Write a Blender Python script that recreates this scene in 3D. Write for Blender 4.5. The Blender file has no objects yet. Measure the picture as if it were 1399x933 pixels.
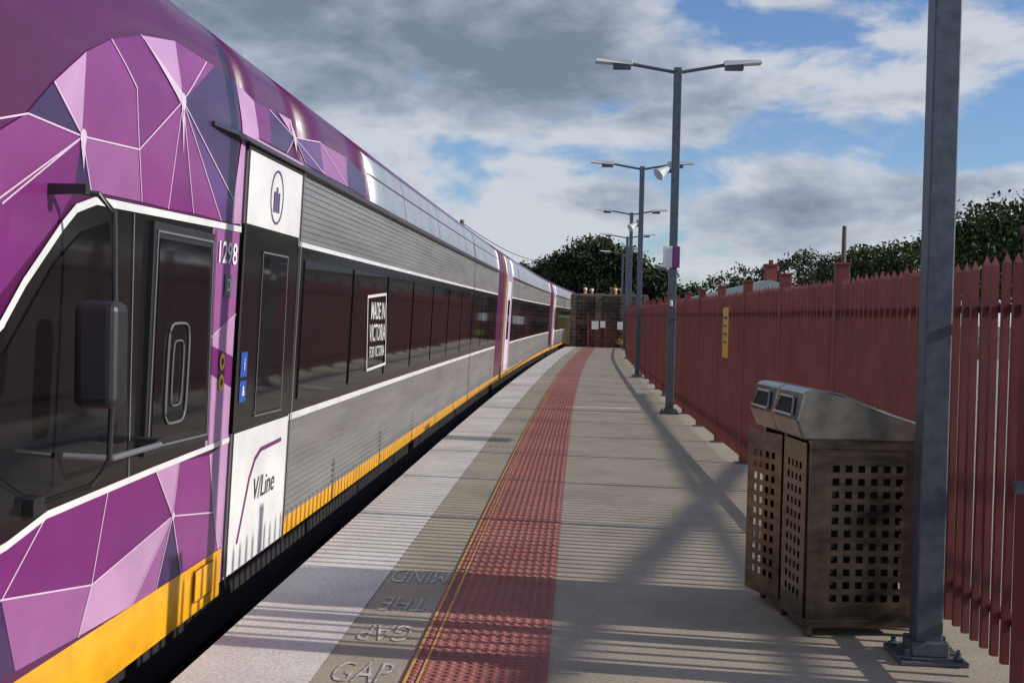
import bpy, bmesh, math, random
from mathutils import Vector, Matrix
random.seed(7)
R=math.radians
scene=bpy.context.scene
COL=scene.collection

# ------------------------------------------------------------------ materials
def new_mat(name):
    m=bpy.data.materials.new(name); m.use_nodes=True
    nt=m.node_tree; b=nt.nodes['Principled BSDF']; return m,nt,b
def mat(name,col,rough=.6,metal=0.,var=.0,scale=3.,col2=None,bump=0.,bscale=60.,spec=.5,coat=0.,rvar=0.,stretch=(1,1,1),pos=(.32,.68)):
    m,nt,b=new_mat(name)
    b.inputs['Roughness'].default_value=rough; b.inputs['Metallic'].default_value=metal
    b.inputs['Specular IOR Level'].default_value=spec
    if coat: b.inputs['Coat Weight'].default_value=coat; b.inputs['Coat Roughness'].default_value=.06
    c=tuple(col)+(1,)
    b.inputs['Base Color'].default_value=c
    if var>0 or col2 or bump or rvar:
        tc=nt.nodes.new('ShaderNodeTexCoord'); mp=nt.nodes.new('ShaderNodeMapping'); mp.inputs['Scale'].default_value=stretch
        nt.links.new(tc.outputs['Object'],mp.inputs['Vector'])
    if var>0 or col2:
        n=nt.nodes.new('ShaderNodeTexNoise'); n.inputs['Scale'].default_value=scale; n.inputs['Detail'].default_value=6; n.inputs['Roughness'].default_value=.62
        nt.links.new(mp.outputs[0],n.inputs['Vector'])
        rp=nt.nodes.new('ShaderNodeValToRGB'); rp.color_ramp.elements[0].position=pos[0]; rp.color_ramp.elements[1].position=pos[1]
        if col2: a,bb=c,tuple(col2)+(1,)
        else: a=tuple(x*(1-var) for x in col)+(1,); bb=tuple(min(1,x*(1+var)) for x in col)+(1,)
        rp.color_ramp.elements[0].color=a; rp.color_ramp.elements[1].color=bb
        nt.links.new(n.outputs['Fac'],rp.inputs['Fac']); nt.links.new(rp.outputs[0],b.inputs['Base Color'])
        if rvar:
            mr=nt.nodes.new('ShaderNodeMapRange'); mr.inputs['To Min'].default_value=rough-rvar; mr.inputs['To Max'].default_value=rough+rvar
            nt.links.new(n.outputs['Fac'],mr.inputs['Value']); nt.links.new(mr.outputs[0],b.inputs['Roughness'])
    if bump:
        n2=nt.nodes.new('ShaderNodeTexNoise'); n2.inputs['Scale'].default_value=bscale; n2.inputs['Detail'].default_value=4
        nt.links.new(mp.outputs[0],n2.inputs['Vector'])
        bp=nt.nodes.new('ShaderNodeBump'); bp.inputs['Strength'].default_value=bump; bp.inputs['Distance'].default_value=.02
        nt.links.new(n2.outputs['Fac'],bp.inputs['Height']); nt.links.new(bp.outputs[0],b.inputs['Normal'])
    return m

def paving_mat(name,ca,cb,stain,rough=.85,joint=None,jw=.006,js=.6):
    m,nt,b=new_mat(name); N=nt.nodes; Lk=nt.links
    b.inputs['Roughness'].default_value=rough
    tc=N.new('ShaderNodeTexCoord')
    n1=N.new('ShaderNodeTexNoise'); n1.inputs['Scale'].default_value=1.1; n1.inputs['Detail'].default_value=8; n1.inputs['Roughness'].default_value=.72
    n2=N.new('ShaderNodeTexNoise'); n2.inputs['Scale'].default_value=55; n2.inputs['Detail'].default_value=3
    n3=N.new('ShaderNodeTexNoise'); n3.inputs['Scale'].default_value=.9; n3.inputs['Detail'].default_value=6; n3.inputs['Roughness'].default_value=.65
    for n in (n1,n2,n3): Lk.new(tc.outputs['Object'],n.inputs['Vector'])
    r1=N.new('ShaderNodeValToRGB'); r1.color_ramp.elements[0].position=.3; r1.color_ramp.elements[1].position=.7
    r1.color_ramp.elements[0].color=ca+(1,); r1.color_ramp.elements[1].color=cb+(1,)
    Lk.new(n1.outputs['Fac'],r1.inputs['Fac'])
    r2=N.new('ShaderNodeMapRange'); r2.inputs['From Min'].default_value=.3; r2.inputs['From Max'].default_value=.7; r2.inputs['To Min'].default_value=.80; r2.inputs['To Max'].default_value=1.14
    Lk.new(n2.outputs['Fac'],r2.inputs['Value'])
    mx=N.new('ShaderNodeVectorMath'); mx.operation='SCALE'; Lk.new(r1.outputs[0],mx.inputs[0]); Lk.new(r2.outputs[0],mx.inputs['Scale'])
    r3=N.new('ShaderNodeMapRange'); r3.inputs['From Min'].default_value=.50; r3.inputs['From Max'].default_value=.72; r3.inputs['To Max'].default_value=stain
    Lk.new(n3.outputs['Fac'],r3.inputs['Value'])
    mm=N.new('ShaderNodeMix'); mm.data_type='RGBA'; Lk.new(r3.outputs[0],mm.inputs['Factor']); Lk.new(mx.outputs[0],mm.inputs['A'])
    mm.inputs['B'].default_value=tuple(x*.45 for x in ca)+(1,)
    out=mm.outputs['Result']
    # small dark spots (gum, oil)
    vo=N.new('ShaderNodeTexVoronoi'); vo.inputs['Scale'].default_value=2.6; Lk.new(tc.outputs['Object'],vo.inputs['Vector'])
    sp=N.new('ShaderNodeMapRange'); sp.inputs['From Min'].default_value=.035; sp.inputs['From Max'].default_value=.06; sp.inputs['To Min'].default_value=.45; sp.inputs['To Max'].default_value=0
    Lk.new(vo.outputs['Distance'],sp.inputs['Value'])
    m4=N.new('ShaderNodeMix'); m4.data_type='RGBA'; Lk.new(sp.outputs[0],m4.inputs['Factor']); Lk.new(out,m4.inputs['A']); m4.inputs['B'].default_value=tuple(x*.3 for x in ca)+(1,)
    out=m4.outputs['Result']
    if joint:
        sx=N.new('ShaderNodeSeparateXYZ'); Lk.new(tc.outputs['Object'],sx.inputs[0])
        md=N.new('ShaderNodeMath'); md.operation='PINGPONG'; md.inputs[1].default_value=joint/2; Lk.new(sx.outputs['Y'],md.inputs[0])
        lt=N.new('ShaderNodeMath'); lt.operation='LESS_THAN'; lt.inputs[1].default_value=jw; Lk.new(md.outputs[0],lt.inputs[0])
        sc=N.new('ShaderNodeMath'); sc.operation='MULTIPLY'; sc.inputs[1].default_value=js; Lk.new(lt.outputs[0],sc.inputs[0])
        m3=N.new('ShaderNodeMix'); m3.data_type='RGBA'; Lk.new(sc.outputs[0],m3.inputs['Factor']); Lk.new(out,m3.inputs['A']); m3.inputs['B'].default_value=(.03,.028,.025,1)
        out=m3.outputs['Result']
    Lk.new(out,b.inputs['Base Color'])
    bp=N.new('ShaderNodeBump'); bp.inputs['Strength'].default_value=.25; bp.inputs['Distance'].default_value=.01
    Lk.new(n2.outputs['Fac'],bp.inputs['Height']); Lk.new(bp.outputs[0],b.inputs['Normal'])
    return m

M={}
M['conc']=paving_mat('platform_concrete',(.29,.245,.18),(.40,.345,.265),.38,joint=6.0,jw=.003,js=.18)
M['white_pave']=paving_mat('white_edge_paint',(.52,.48,.44),(.68,.64,.60),.38,joint=2.4,jw=.003,js=.4)
M['tact']=paving_mat('tactile_red_brown',(.27,.085,.072),(.37,.14,.12),.3,joint=.3,jw=.003)
M['yline']=mat('yellow_line_paint',(.58,.33,.08),.7,col2=(.32,.14,.08),scale=11,pos=(.45,.72))
M['wtext']=mat('worn_white_paint',(.30,.26,.205),.8,col2=(.56,.53,.48),scale=16,pos=(.38,.60))
M['kerb']=mat('platform_wall_concrete',(.16,.145,.13),.9,var=.3,scale=2,bump=.3)
M['ballast']=mat('ballast',(.10,.09,.08),.95,var=.5,scale=25,bump=1,bscale=25)
M['asphalt']=mat('asphalt_yard',(.22,.20,.18),.9,col2=(.34,.32,.29),scale=.6,bump=.3)
M['earth']=mat('earth',(.12,.08,.05),.95,col2=(.07,.09,.035),scale=.4,bump=.5,bscale=4)
M['rail']=mat('rail_steel',(.2,.15,.12),.45,.8,var=.3)
def livery(n,c): return mat(n,c,.36,0,var=.12,scale=2.5,coat=.2,spec=.3)
M['P0']=livery('purple_dark',(.078,.008,.060)); M['P1']=livery('purple_mid',(.155,.020,.142)); M['P1b']=livery('purple_soft',(.20,.036,.178))
M['P2']=livery('pink_light',(.45,.25,.435)); M['P3']=livery('violet_dark',(.045,.020,.080)); M['P4']=livery('mauve',(.275,.092,.258)); M['P5']=livery('violet_mid',(.095,.034,.155))
M['Pl']=livery('line_pale',(.58,.46,.58))
M['white']=livery('train_white',(.66,.66,.66))
M['orange']=mat('train_orange',(.74,.35,.012),.42,var=.16,scale=6,coat=.15)
M['yellow']=mat('yellow_plastic',(.75,.5,.03),.5)
M['silver']=mat('train_silver',(.42,.41,.40),.34,.72,var=.18,scale=3,stretch=(1,.2,2))
M['silver2']=mat('train_silver_smooth',(.33,.36,.40),.42,.5,var=.12,scale=2)
M['roofg']=mat('train_roof_grey',(.25,.25,.27),.6)
M['glass']=mat('train_glass',(.010,.010,.012),.035,0,spec=.7)
M['cabglass']=mat('cab_glass',(.008,.008,.010),.05,0,spec=.35)
M['bandblk']=mat('train_band_black',(.012,.011,.012),.14,0,spec=.45)
M['black']=mat('rubber_black',(.018,.018,.02),.45,var=.2)
M['under']=mat('underframe',(.015,.013,.012),.85,var=.4,scale=6)
M['gutter']=mat('gutter_dark',(.05,.04,.06),.35,.3)
M['blue']=mat('sign_blue',(.02,.08,.35),.4)
M['greyp']=mat('grey_plastic',(.13,.13,.14),.4)
M['fence']=mat('fence_red_brown',(.135,.022,.020),.55,col2=(.20,.038,.033),scale=3,bump=.08,bscale=90)
M['galv']=mat('galvanised_steel',(.10,.115,.14),.5,.45,var=.25,scale=14,rvar=.1)
M['lampw']=mat('lamp_head_grey',(.50,.51,.53),.5)
M['lens']=mat('lamp_lens',(.7,.7,.68),.2)
M['steel']=mat('stainless_steel',(.15,.115,.092),.30,.9,var=.45,scale=5,rvar=.10,stretch=(1,1,3))
M['steel2']=mat('stainless_hood',(.33,.30,.27),.24,.95,var=.35,scale=6,rvar=.08)
M['dark']=mat('dark_inside',(.012,.011,.01),.8)
M['liner']=mat('bin_liner',(.012,.012,.013),.6)
M['bark']=mat('bark',(.16,.12,.09),.9,var=.4,scale=6,bump=.5)
M['signw']=mat('sign_white',(.7,.7,.7),.4); M['signp']=mat('sign_purple',(.16,.03,.14),.4)
M['signy']=mat('sign_yellow',(.60,.40,.04),.5,var=.05); M['signt']=mat('sign_text',(.04,.04,.04),.5)
M['olive']=mat('wattle_yellow',(.35,.32,.03),.7,var=.3)
M['digger']=mat('digger_paint',(.28,.13,.03),.6,var=.3)
M['wood']=mat('pole_wood',(.14,.10,.07),.9,var=.3,scale=8)
M['tin']=mat('tin_roof',(.38,.39,.41),.5,.3,var=.15); M['wallc']=mat('house_wall',(.35,.28,.22),.8,var=.15)
M['chim']=mat('chimney_brick',(.24,.05,.04),.85,var=.25,scale=9)
M['hiviz']=mat('hi_vis_orange',(.75,.15,.03),.7); M['skin']=mat('skin',(.45,.25,.17),.6); M['navy']=mat('navy_cloth',(.02,.03,.06),.85); M['hat']=mat('hard_hat',(.6,.6,.58),.4)
def brick_mat():
    m,nt,b=new_mat('brick_wall_mat'); N=nt.nodes; tc=N.new('ShaderNodeTexCoord'); mp=N.new('ShaderNodeMapping'); mp.inputs['Rotation'].default_value=(R(90),0,0)
    br=N.new('ShaderNodeTexBrick'); br.inputs['Scale'].default_value=1.0; br.inputs['Brick Width'].default_value=.46; br.inputs['Row Height'].default_value=.2; br.inputs['Mortar Size'].default_value=.02
    br.inputs['Color1'].default_value=(.17,.11,.085,1); br.inputs['Color2'].default_value=(.07,.05,.042,1); br.inputs['Mortar'].default_value=(.20,.17,.145,1)
    nz=N.new('ShaderNodeTexNoise'); nz.inputs['Scale'].default_value=1.3; nz.inputs['Detail'].default_value=7
    r=N.new('ShaderNodeValToRGB'); r.color_ramp.elements[0].position=.35; r.color_ramp.elements[0].color=(.35,.33,.3,1); r.color_ramp.elements[1].position=.65; r.color_ramp.elements[1].color=(1.2,1.1,1,1)
    mu=N.new('ShaderNodeVectorMath'); mu.operation='MULTIPLY'
    nt.links.new(tc.outputs['Object'],nz.inputs['Vector']); nt.links.new(nz.outputs['Fac'],r.inputs['Fac'])
    nt.links.new(tc.outputs['Object'],mp.inputs['Vector']); nt.links.new(mp.outputs[0],br.inputs['Vector']); nt.links.new(br.outputs['Color'],mu.inputs[0]); nt.links.new(r.outputs[0],mu.inputs[1]); nt.links.new(mu.outputs[0],b.inputs['Base Color']); b.inputs['Roughness'].default_value=.9
    return m
M['brick']=brick_mat()
def foliage_mat(name,a,c,scale):
    m,nt,b=new_mat(name); N=nt.nodes; tc=N.new('ShaderNodeTexCoord')
    n=N.new('ShaderNodeTexNoise'); n.inputs['Scale'].default_value=scale; n.inputs['Detail'].default_value=3
    g=N.new('ShaderNodeNewGeometry')
    ad=N.new('ShaderNodeMath'); ad.operation='MULTIPLY_ADD'; ad.inputs[1].default_value=.35
    nt.links.new(tc.outputs['Object'],n.inputs['Vector']); nt.links.new(g.outputs['Random Per Island'],ad.inputs[0]); nt.links.new(n.outputs['Fac'],ad.inputs[2])
    rp=N.new('ShaderNodeValToRGB'); rp.color_ramp.elements[0].position=.4; rp.color_ramp.elements[1].position=.9
    rp.color_ramp.elements[0].color=a+(1,); rp.color_ramp.elements[1].color=c+(1,)
    nt.links.new(ad.outputs[0],rp.inputs['Fac']); nt.links.new(rp.outputs[0],b.inputs['Base Color']); b.inputs['Roughness'].default_value=.75; b.inputs['Specular IOR Level'].default_value=.2
    return m
M['fol']=foliage_mat('eucalypt_foliage',(.018,.025,.013),(.070,.078,.038),.35)
M['fol2']=foliage_mat('green_foliage',(.025,.038,.013),(.10,.120,.038),.4)

# ------------------------------------------------------------------ mesh helpers
def mkobj(name,me,parent=None):
    o=bpy.data.objects.new(name,me); COL.objects.link(o)
    if parent: o.parent=parent
    return o
def empty(name,loc=(0,0,0),rot=0):
    e=bpy.data.objects.new(name,None); COL.objects.link(e); e.location=loc; e.rotation_euler=(0,0,rot); e.empty_display_size=.3; return e
class Acc:
    def __init__(s): s.v=[];s.f=[];s.m=[];s.mats=[]
    def mi(s,k):
        mm=M[k]
        if mm not in s.mats: s.mats.append(mm)
        return s.mats.index(mm)
    def face(s,pts,k):
        b=len(s.v); s.v+= [tuple(p) for p in pts]; s.f.append(tuple(range(b,b+len(pts)))); s.m.append(s.mi(k))
    def hull8(s,p,k):
        b=len(s.v); s.v+=[tuple(q) for q in p]
        for q in ((0,3,2,1),(4,5,6,7),(0,1,5,4),(1,2,6,5),(2,3,7,6),(3,0,4,7)): s.f.append(tuple(b+i for i in q)); s.m.append(s.mi(k))
    def box(s,c,d,k,rot=None):
        x,y,z=[q/2 for q in d]
        p=[Vector(q) for q in ((-x,-y,-z),(x,-y,-z),(x,y,-z),(-x,y,-z),(-x,-y,z),(x,-y,z),(x,y,z),(-x,y,z))]
        if rot is not None: p=[rot@q for q in p]
        s.hull8([q+Vector(c) for q in p],k)
    def tube(s,pts,rad,k,n=10):
        pts=[Vector(p) for p in pts]
        if not hasattr(rad,'__len__'): rad=[rad]*len(pts)
        b=len(s.v)
        for i,p in enumerate(pts):
            t=(pts[min(i+1,len(pts)-1)]-pts[max(i-1,0)]).normalized()
            a=t.cross(Vector((0,0,1)) if abs(t.z)<.9 else Vector((1,0,0))).normalized(); c=t.cross(a)
            for j in range(n):
                w=2*math.pi*j/n; s.v.append(tuple(p+(a*math.cos(w)+c*math.sin(w))*rad[i]))
        mi=s.mi(k)
        for i in range(len(pts)-1):
            for j in range(n):
                j2=(j+1)%n; s.f.append((b+i*n+j,b+(i+1)*n+j,b+(i+1)*n+j2,b+i*n+j2)); s.m.append(mi)
        s.f.append(tuple(b+j for j in range(n))); s.m.append(mi)
        e=b+(len(pts)-1)*n; s.f.append(tuple(e+j for j in reversed(range(n)))); s.m.append(mi)
    def prism(s,poly,y0,y1,k):
        n=len(poly); b=len(s.v)
        s.v+=[(p[0],y0,p[1]) for p in poly]+[(p[0],y1,p[1]) for p in poly]; mi=s.mi(k)
        s.f.append(tuple(b+i for i in range(n))); s.m.append(mi); s.f.append(tuple(b+n+i for i in reversed(range(n)))); s.m.append(mi)
        for i in range(n):
            j=(i+1)%n; s.f.append((b+i,b+n+i,b+n+j,b+j)); s.m.append(mi)
    def obj(s,name,parent=None,bevel=0,smooth=False,solid=0):
        me=bpy.data.meshes.new(name); me.from_pydata(s.v,[],s.f)
        for mm in s.mats: me.materials.append(mm)
        me.polygons.foreach_set('material_index',s.m)
        bm=bmesh.new(); bm.from_mesh(me); bmesh.ops.recalc_face_normals(bm,faces=bm.faces[:]); bm.to_mesh(me); bm.free()
        if smooth: me.polygons.foreach_set('use_smooth',[True]*len(me.polygons))
        o=mkobj(name,me,parent)
        if solid:
            q=o.modifiers.new('s','SOLIDIFY'); q.thickness=solid
        if bevel:
            q=o.modifiers.new('b','BEVEL'); q.width=bevel; q.segments=2; q.limit_method='ANGLE'; q.angle_limit=R(40)
        return o

def C(y): return .0004*max(0,y-10)**2
def ribbon(name,xa,xb,y0,y1,z,mk,step=1.0,parent=None,thick=0):
    fa=xa if callable(xa) else (lambda y:xa+C(y)); fb=xb if callable(xb) else (lambda y:xb+C(y))
    n=max(1,int(round((y1-y0)/step)))
    ys=[y0+(y1-y0)*i/n for i in range(n+1)]
    me_v=[];me_f=[]
    for y in ys: me_v+=[(fa(y),y,z),(fb(y),y,z)]
    if thick:
        for y in ys: me_v+=[(fa(y),y,z-thick),(fb(y),y,z-thick)]
    for i in range(n): me_f.append((2*i,2*i+1,2*i+3,2*i+2))
    if thick:
        o=2*(n+1)
        for i in range(n):
            me_f.append((2*i,2*i+2,o+2*i+2,o+2*i)); me_f.append((2*i+1,o+2*i+1,o+2*i+3,2*i+3))
        me_f.append((0,o,o+1,1)); me_f.append((2*n,2*n+1,o+2*n+1,o+2*n))
    me=bpy.data.meshes.new(name); me.from_pydata(me_v,[],me_f); me.materials.append(M[mk])
    return mkobj(name,me,parent)
def fx(y): return 1.96-.0142*(max(-6,min(y,45))-5.6)+C(y)

# ------------------------------------------------------------------ ground & platform
g=bpy.data.meshes.new('ground'); g.from_pydata([(-1500,-300,-1.25),(1500,-300,-1.25),(1500,3000,-1.25),(-1500,3000,-1.25)],[],[(0,1,2,3)]); g.materials.append(M['earth']); mkobj('ground',g)
ribbon('railway_ballast',-5.4,-1.72,-10,95,-1.1,'ballast',thick=.14)
a=Acc()
for xo in (-2.45,-4.05):
    for i in range(105):
        y=-10+i; a.hull8([(xo-.035+C(y),y,-1.09),(xo+.035+C(y),y,-1.09),(xo+.035+C(y+1),y+1,-1.09),(xo-.035+C(y+1),y+1,-1.09),(xo-.035+C(y),y,-.95),(xo+.035+C(y),y,-.95),(xo+.035+C(y+1),y+1,-.95),(xo-.035+C(y+1),y+1,-.95)],'rail')
a.obj('railway_rails')
PL=empty('railway_platform')
ribbon('deck',-1.70,lambda y:fx(y)+.22,-8,61,0,'conc',parent=PL,thick=.22)
ribbon('platform_wall',-1.60,lambda y:fx(y)+.1,-7.9,60.9,-.222,'kerb',parent=PL,thick=1.0)
ribbon('white_edge_band',-1.698,-1.12,-8,61,.004,'white_pave',parent=PL)
ribbon('tactile_strip',-.735,-.10,-8,60.5,.004,'tact',parent=PL)
ribbon('yellow_line_outer',-.722,-.706,-8,60.5,.009,'yline',parent=PL)
ribbon('yellow_line_inner',-.664,-.651,-8,60.5,.009,'yline',parent=PL)
vs=[];fs=[]
rows=[-.69+.05*i for i in range(12)]
y=3.9
while y<26:
    n=8 if y<12 else 5
    for x0 in rows:
        cx=x0+C(y); b=len(vs)
        for rr,zz in ((.0175,.004),(.011,.010)):
            for j in range(n): w=2*math.pi*(j+.5)/n; vs.append((cx+rr*math.cos(w),y+rr*math.sin(w),zz))
        for j in range(n): fs.append((b+j,b+(j+1)%n,b+n+(j+1)%n,b+n+j))
        fs.append(tuple(b+n+j for j in range(n)))
    y+=.05
me=bpy.data.meshes.new('domes'); me.from_pydata(vs,[],fs); me.materials.append(M['tact']); mkobj('tactile_domes',me,PL)
def text_mesh(s,size,name,bold=False):
    cu=bpy.data.curves.new(name,'FONT'); cu.body=s; cu.size=size; cu.align_x='CENTER'; cu.align_y='CENTER'; cu.resolution_u=3
    if bold: cu.offset=.012*size
    o=bpy.data.objects.new(name,cu); COL.objects.link(o); dg=bpy.context.evaluated_depsgraph_get(); dg.update()
    me=bpy.data.meshes.new_from_object(o.evaluated_get(dg)); bpy.data.objects.remove(o); bpy.data.curves.remove(cu); return me
def ground_text(s,size,x,y,rot,sy):
    me=text_mesh(s,size,'t',False); ca,sa=math.cos(rot),math.sin(rot)
    for v in me.vertices:
        px,py=v.co.x,v.co.y*sy; v.co=Vector((x+px*ca-py*sa,y+px*sa+py*ca,.0045))
    me.materials.clear(); me.materials.append(M['wtext']); mkobj('painted_text_'+s.lower(),me,PL)
ground_text('MIND',.14,-.92,7.05,math.pi,3.6); ground_text('THE',.14,-.92,6.36,math.pi,3.0); ground_text('GAP',.14,-.92,5.78,math.pi,3.0); ground_text('GAP',.14,-.92,5.10,0,3.0); ground_text('THE',.14,-.92,4.5,0,2.6)
ground_text('MIND',.14,-.92,15.0,math.pi,2.8); ground_text('GAP',.14,-.92,14.2,math.pi,2.8)
a=Acc(); a.box((.45,20.6,.003),(1.3,.22,.003),'white_pave'); a.obj('pit_lid',PL)
ribbon('car_park',lambda y:fx(y)+.22,lambda y:400,-60,61,-.12,'asphalt',step=3,thick=.4)
ribbon('yard_ground',lambda y:-60,lambda y:500,61.2,900,-.3,'earth',step=50,thick=.6)

# ------------------------------------------------------------------ train
prof0=[(-1.935,.02),(-1.83,2.5),(-1.85,2.7),(-1.91,2.95),(-2.04,3.10),(-2.22,3.20),(-2.6,3.28),(-3.3,3.33)]
us0=[.02]
for p,q in zip(prof0,prof0[1:]): us0.append(us0[-1]+math.hypot(q[0]-p[0],q[1]-p[1]))
UT=us0[-1]
def P(u):
    if u<=us0[1]:
        t=(u-us0[0])/(us0[1]-us0[0]); return (prof0[0][0]*(1-t)+prof0[1][0]*t,prof0[0][1]*(1-t)+prof0[1][1]*t)
    for i in range(1,len(us0)-1):
        if u<=us0[i+1] or i==len(us0)-2:
            h=us0[i+1]-us0[i]; t=min(1,(u-us0[i])/h); r=[]
            for c in (0,1):
                def sl(k):
                    if k==0 or k==1: return (prof0[1][c]-prof0[0][c])/(us0[1]-us0[0])
                    if k>=len(us0)-1: return -1.0 if c==0 else 0
                    return (prof0[k+1][c]-prof0[k-1][c])/(us0[k+1]-us0[k-1])
                a0,b0=prof0[i][c],prof0[i+1][c]; m0,m1=sl(i)*h,sl(i+1)*h
                r.append((2*t**3-3*t*t+1)*a0+(t**3-2*t*t+t)*m0+(-2*t**3+3*t*t)*b0+(t**3-t*t)*m1)
            return tuple(r)
XC=-3.3
NS=[(1.15,.35,.42),(1.3,.62,.50),(1.6,.80,.58),(2.0,.90,.70),(2.6,.97,.88),(3.1,.995,.97),(3.5,1,1)]
def nose(y):
    if y>=3.5: return 1,1
    if y<=NS[0][0]: return NS[0][1:]
    for p,q in zip(NS,NS[1:]):
        if y<=q[0]:
            t=(y-p[0])/(q[0]-p[0]); return p[1]+(q[1]-p[1])*t,p[2]+(q[2]-p[2])*t
def S(y,u,off=0.):
    x,z=P(u); x2,z2=P(u+.01); x1,z1=P(u-.01)
    tx,tz=x2-x1,z2-z1; l=math.hypot(tx,tz); nx,nz=tz/l,-tx/l
    x+=nx*off; z+=nz*off
    w,h=nose(y); zb=.0
    return (XC+(x-XC)*w+C(y), y, zb+(z-zb)*h if z>zb else z)
TR=empty('passenger_train')
def body(name,y0,y1,bands,step=1.0):
    n=max(1,int(math.ceil((y1-y0)/step))); ys=[y0+(y1-y0)*i/n for i in range(n+1)]
    pts=[]
    mats=[]; segm=[]
    for (u0,u1,mk,kind) in bands:
        if M[mk] not in mats: mats.append(M[mk])
        k=mats.index(M[mk])
        if kind=='c':
            m=max(1,int(round((u1-u0)/.042))); d=(u1-u0)/m; L=[]
            for i in range(m):
                b=u0+i*d; L+=[(b,0),(b+d*.55,0),(b+d*.66,-.011),(b+d*.88,-.011)]
            L.append((u1,0))
        else:
            st=3.0 if u1<=2.5 else .07
            m=max(1,int(math.ceil((u1-u0)/st))); L=[(u0+(u1-u0)*i/m,0) for i in range(m+1)]
        if pts: L=L[1:]
        else: pts.append(L[0]); L=L[1:]
        for q in L: pts.append(q); segm.append(k)
    V=[];F=[];MI=[];SM=[]
    for side in (0,1):
        b=len(V)
        for y in ys:
            for (u,o) in pts:
                x,yy,z=S(y,u,o)
                if side: x=2*(XC+C(y))-x
                V.append((x,yy,z))
        m=len(pts)
        for i in range(len(ys)-1):
            for j in range(m-1):
                q=(b+i*m+j,b+(i+1)*m+j,b+(i+1)*m+j+1,b+i*m+j+1)
                F.append(q if side==0 else q[::-1]); MI.append(segm[j]); SM.append(pts[j][0]>=2.5)
    for e,(ii) in enumerate((0,len(ys)-1)):
        m=len(pts); off=len(ys)*m
        loop=[ii*m+j for j in range(m)]+[off+ii*m+j for j in reversed(range(m))]
        F.append(tuple(loop)); MI.append(0); SM.append(False)
    me=bpy.data.meshes.new(name); me.from_pydata(V,[],F)
    for q in mats: me.materials.append(q)
    me.polygons.foreach_set('material_index',MI); me.polygons.foreach_set('use_smooth',SM)
    return mkobj(name,me,TR)
TOPP=[(2.56,UT,'P0','s')]
TOPS=[(2.56,3.00,'silver2','s'),(3.00,3.30,'P0','s'),(3.30,UT,'roofg','s')]
def std(top,low='orange'):
    return [(.10,.22,low,'s'),(.22,.87,'silver','c'),(.87,.915,'white','s'),(.915,2.02,'bandblk','s'),(2.02,2.05,'white','s'),(2.05,2.50,'silver','c'),(2.50,2.56,'gutter','s')]+top
body('cab_shell',1.15,6.28,[(.03,.29,'orange','s'),(.29,UT,'P0','s')],.18)
body('door_bay',6.28,7.62,[(.10,.91,'P2','s'),(.91,2.05,'bandblk','s'),(2.05,2.56,'P2','s')]+TOPP,.34)
body('carriage_side_front',7.62,10.1,std(TOPP))
body('carriage_side',10.1,25.3,std(TOPS))
def endbay(n,y0,y1,m='P1'): body(n,y0,y1,[(.10,.22,'orange','s'),(.22,UT,m,'s')])
endbay('carriage_end',25.3,26.9,'P0')
body('carriage_end_second',27.5,29.6,[(.10,.22,'orange','s'),(.22,2.56,'P2','s')]+TOPS)
body('carriage_side_second',29.6,49.6,std(TOPS)); endbay('carriage_tail_second',49.6,51.6,'P0')
body('carriage_end_third',52.2,54,[(.10,.22,'orange','s'),(.22,2.56,'P2','s')]+TOPS)
body('carriage_side_third',54,77,std(TOPS))
a=Acc()
for yy in (27.2,51.9):
    for k in range(5): a.box((XC+C(yy),yy-.26+k*.13,1.5),(2.5-(k%2)*.15,.1,3.0),'under')
a.obj('gangway_bellows',TR)
a=Acc()
for (y0,y1) in ((1.9,26.8),(27.6,51.5),(52.3,77)):
    n=int((y1-y0)/2)
    for i in range(n):
        ya=y0+(y1-y0)*i/n; yb=y0+(y1-y0)*(i+1)/n
        x0a,x0b=-2.14+C(ya),-2.14+C(yb)
        a.hull8([(x0a-2.3,ya,-.35),(x0a,ya,-.35),(x0b,yb,-.35),(x0b-2.3,yb,-.35),(x0a-2.3,ya,.099),(x0a,ya,.099),(x0b,yb,.099),(x0b-2.3,yb,.099)],'under')
    yy=y0+6.5
    while yy<y1-6.5:
        a.box((XC+C(yy)+.0,yy,-.55),(2.3,1.6+random.random(),.5),'under'); yy+=3.1
    for bc in (y0+3.4,y1-3.4):
        for sx in (-1,1):
            a.box((XC+C(bc)+sx*1.0,bc,-.45),(.16,3.0,.22),'under')
            for dy in (-1.1,1.1):
                a.tube([(XC+C(bc)+sx*.72,bc+dy,-.52),(XC+C(bc)+sx*.86,bc+dy,-.52)],.43,'rail',24); a.tube([(XC+C(bc)+sx*.86,bc+dy,-.52),(XC+C(bc)+sx*1.12,bc+dy,-.52)],.12,'under',12)
a.obj('underframe',TR)

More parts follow.
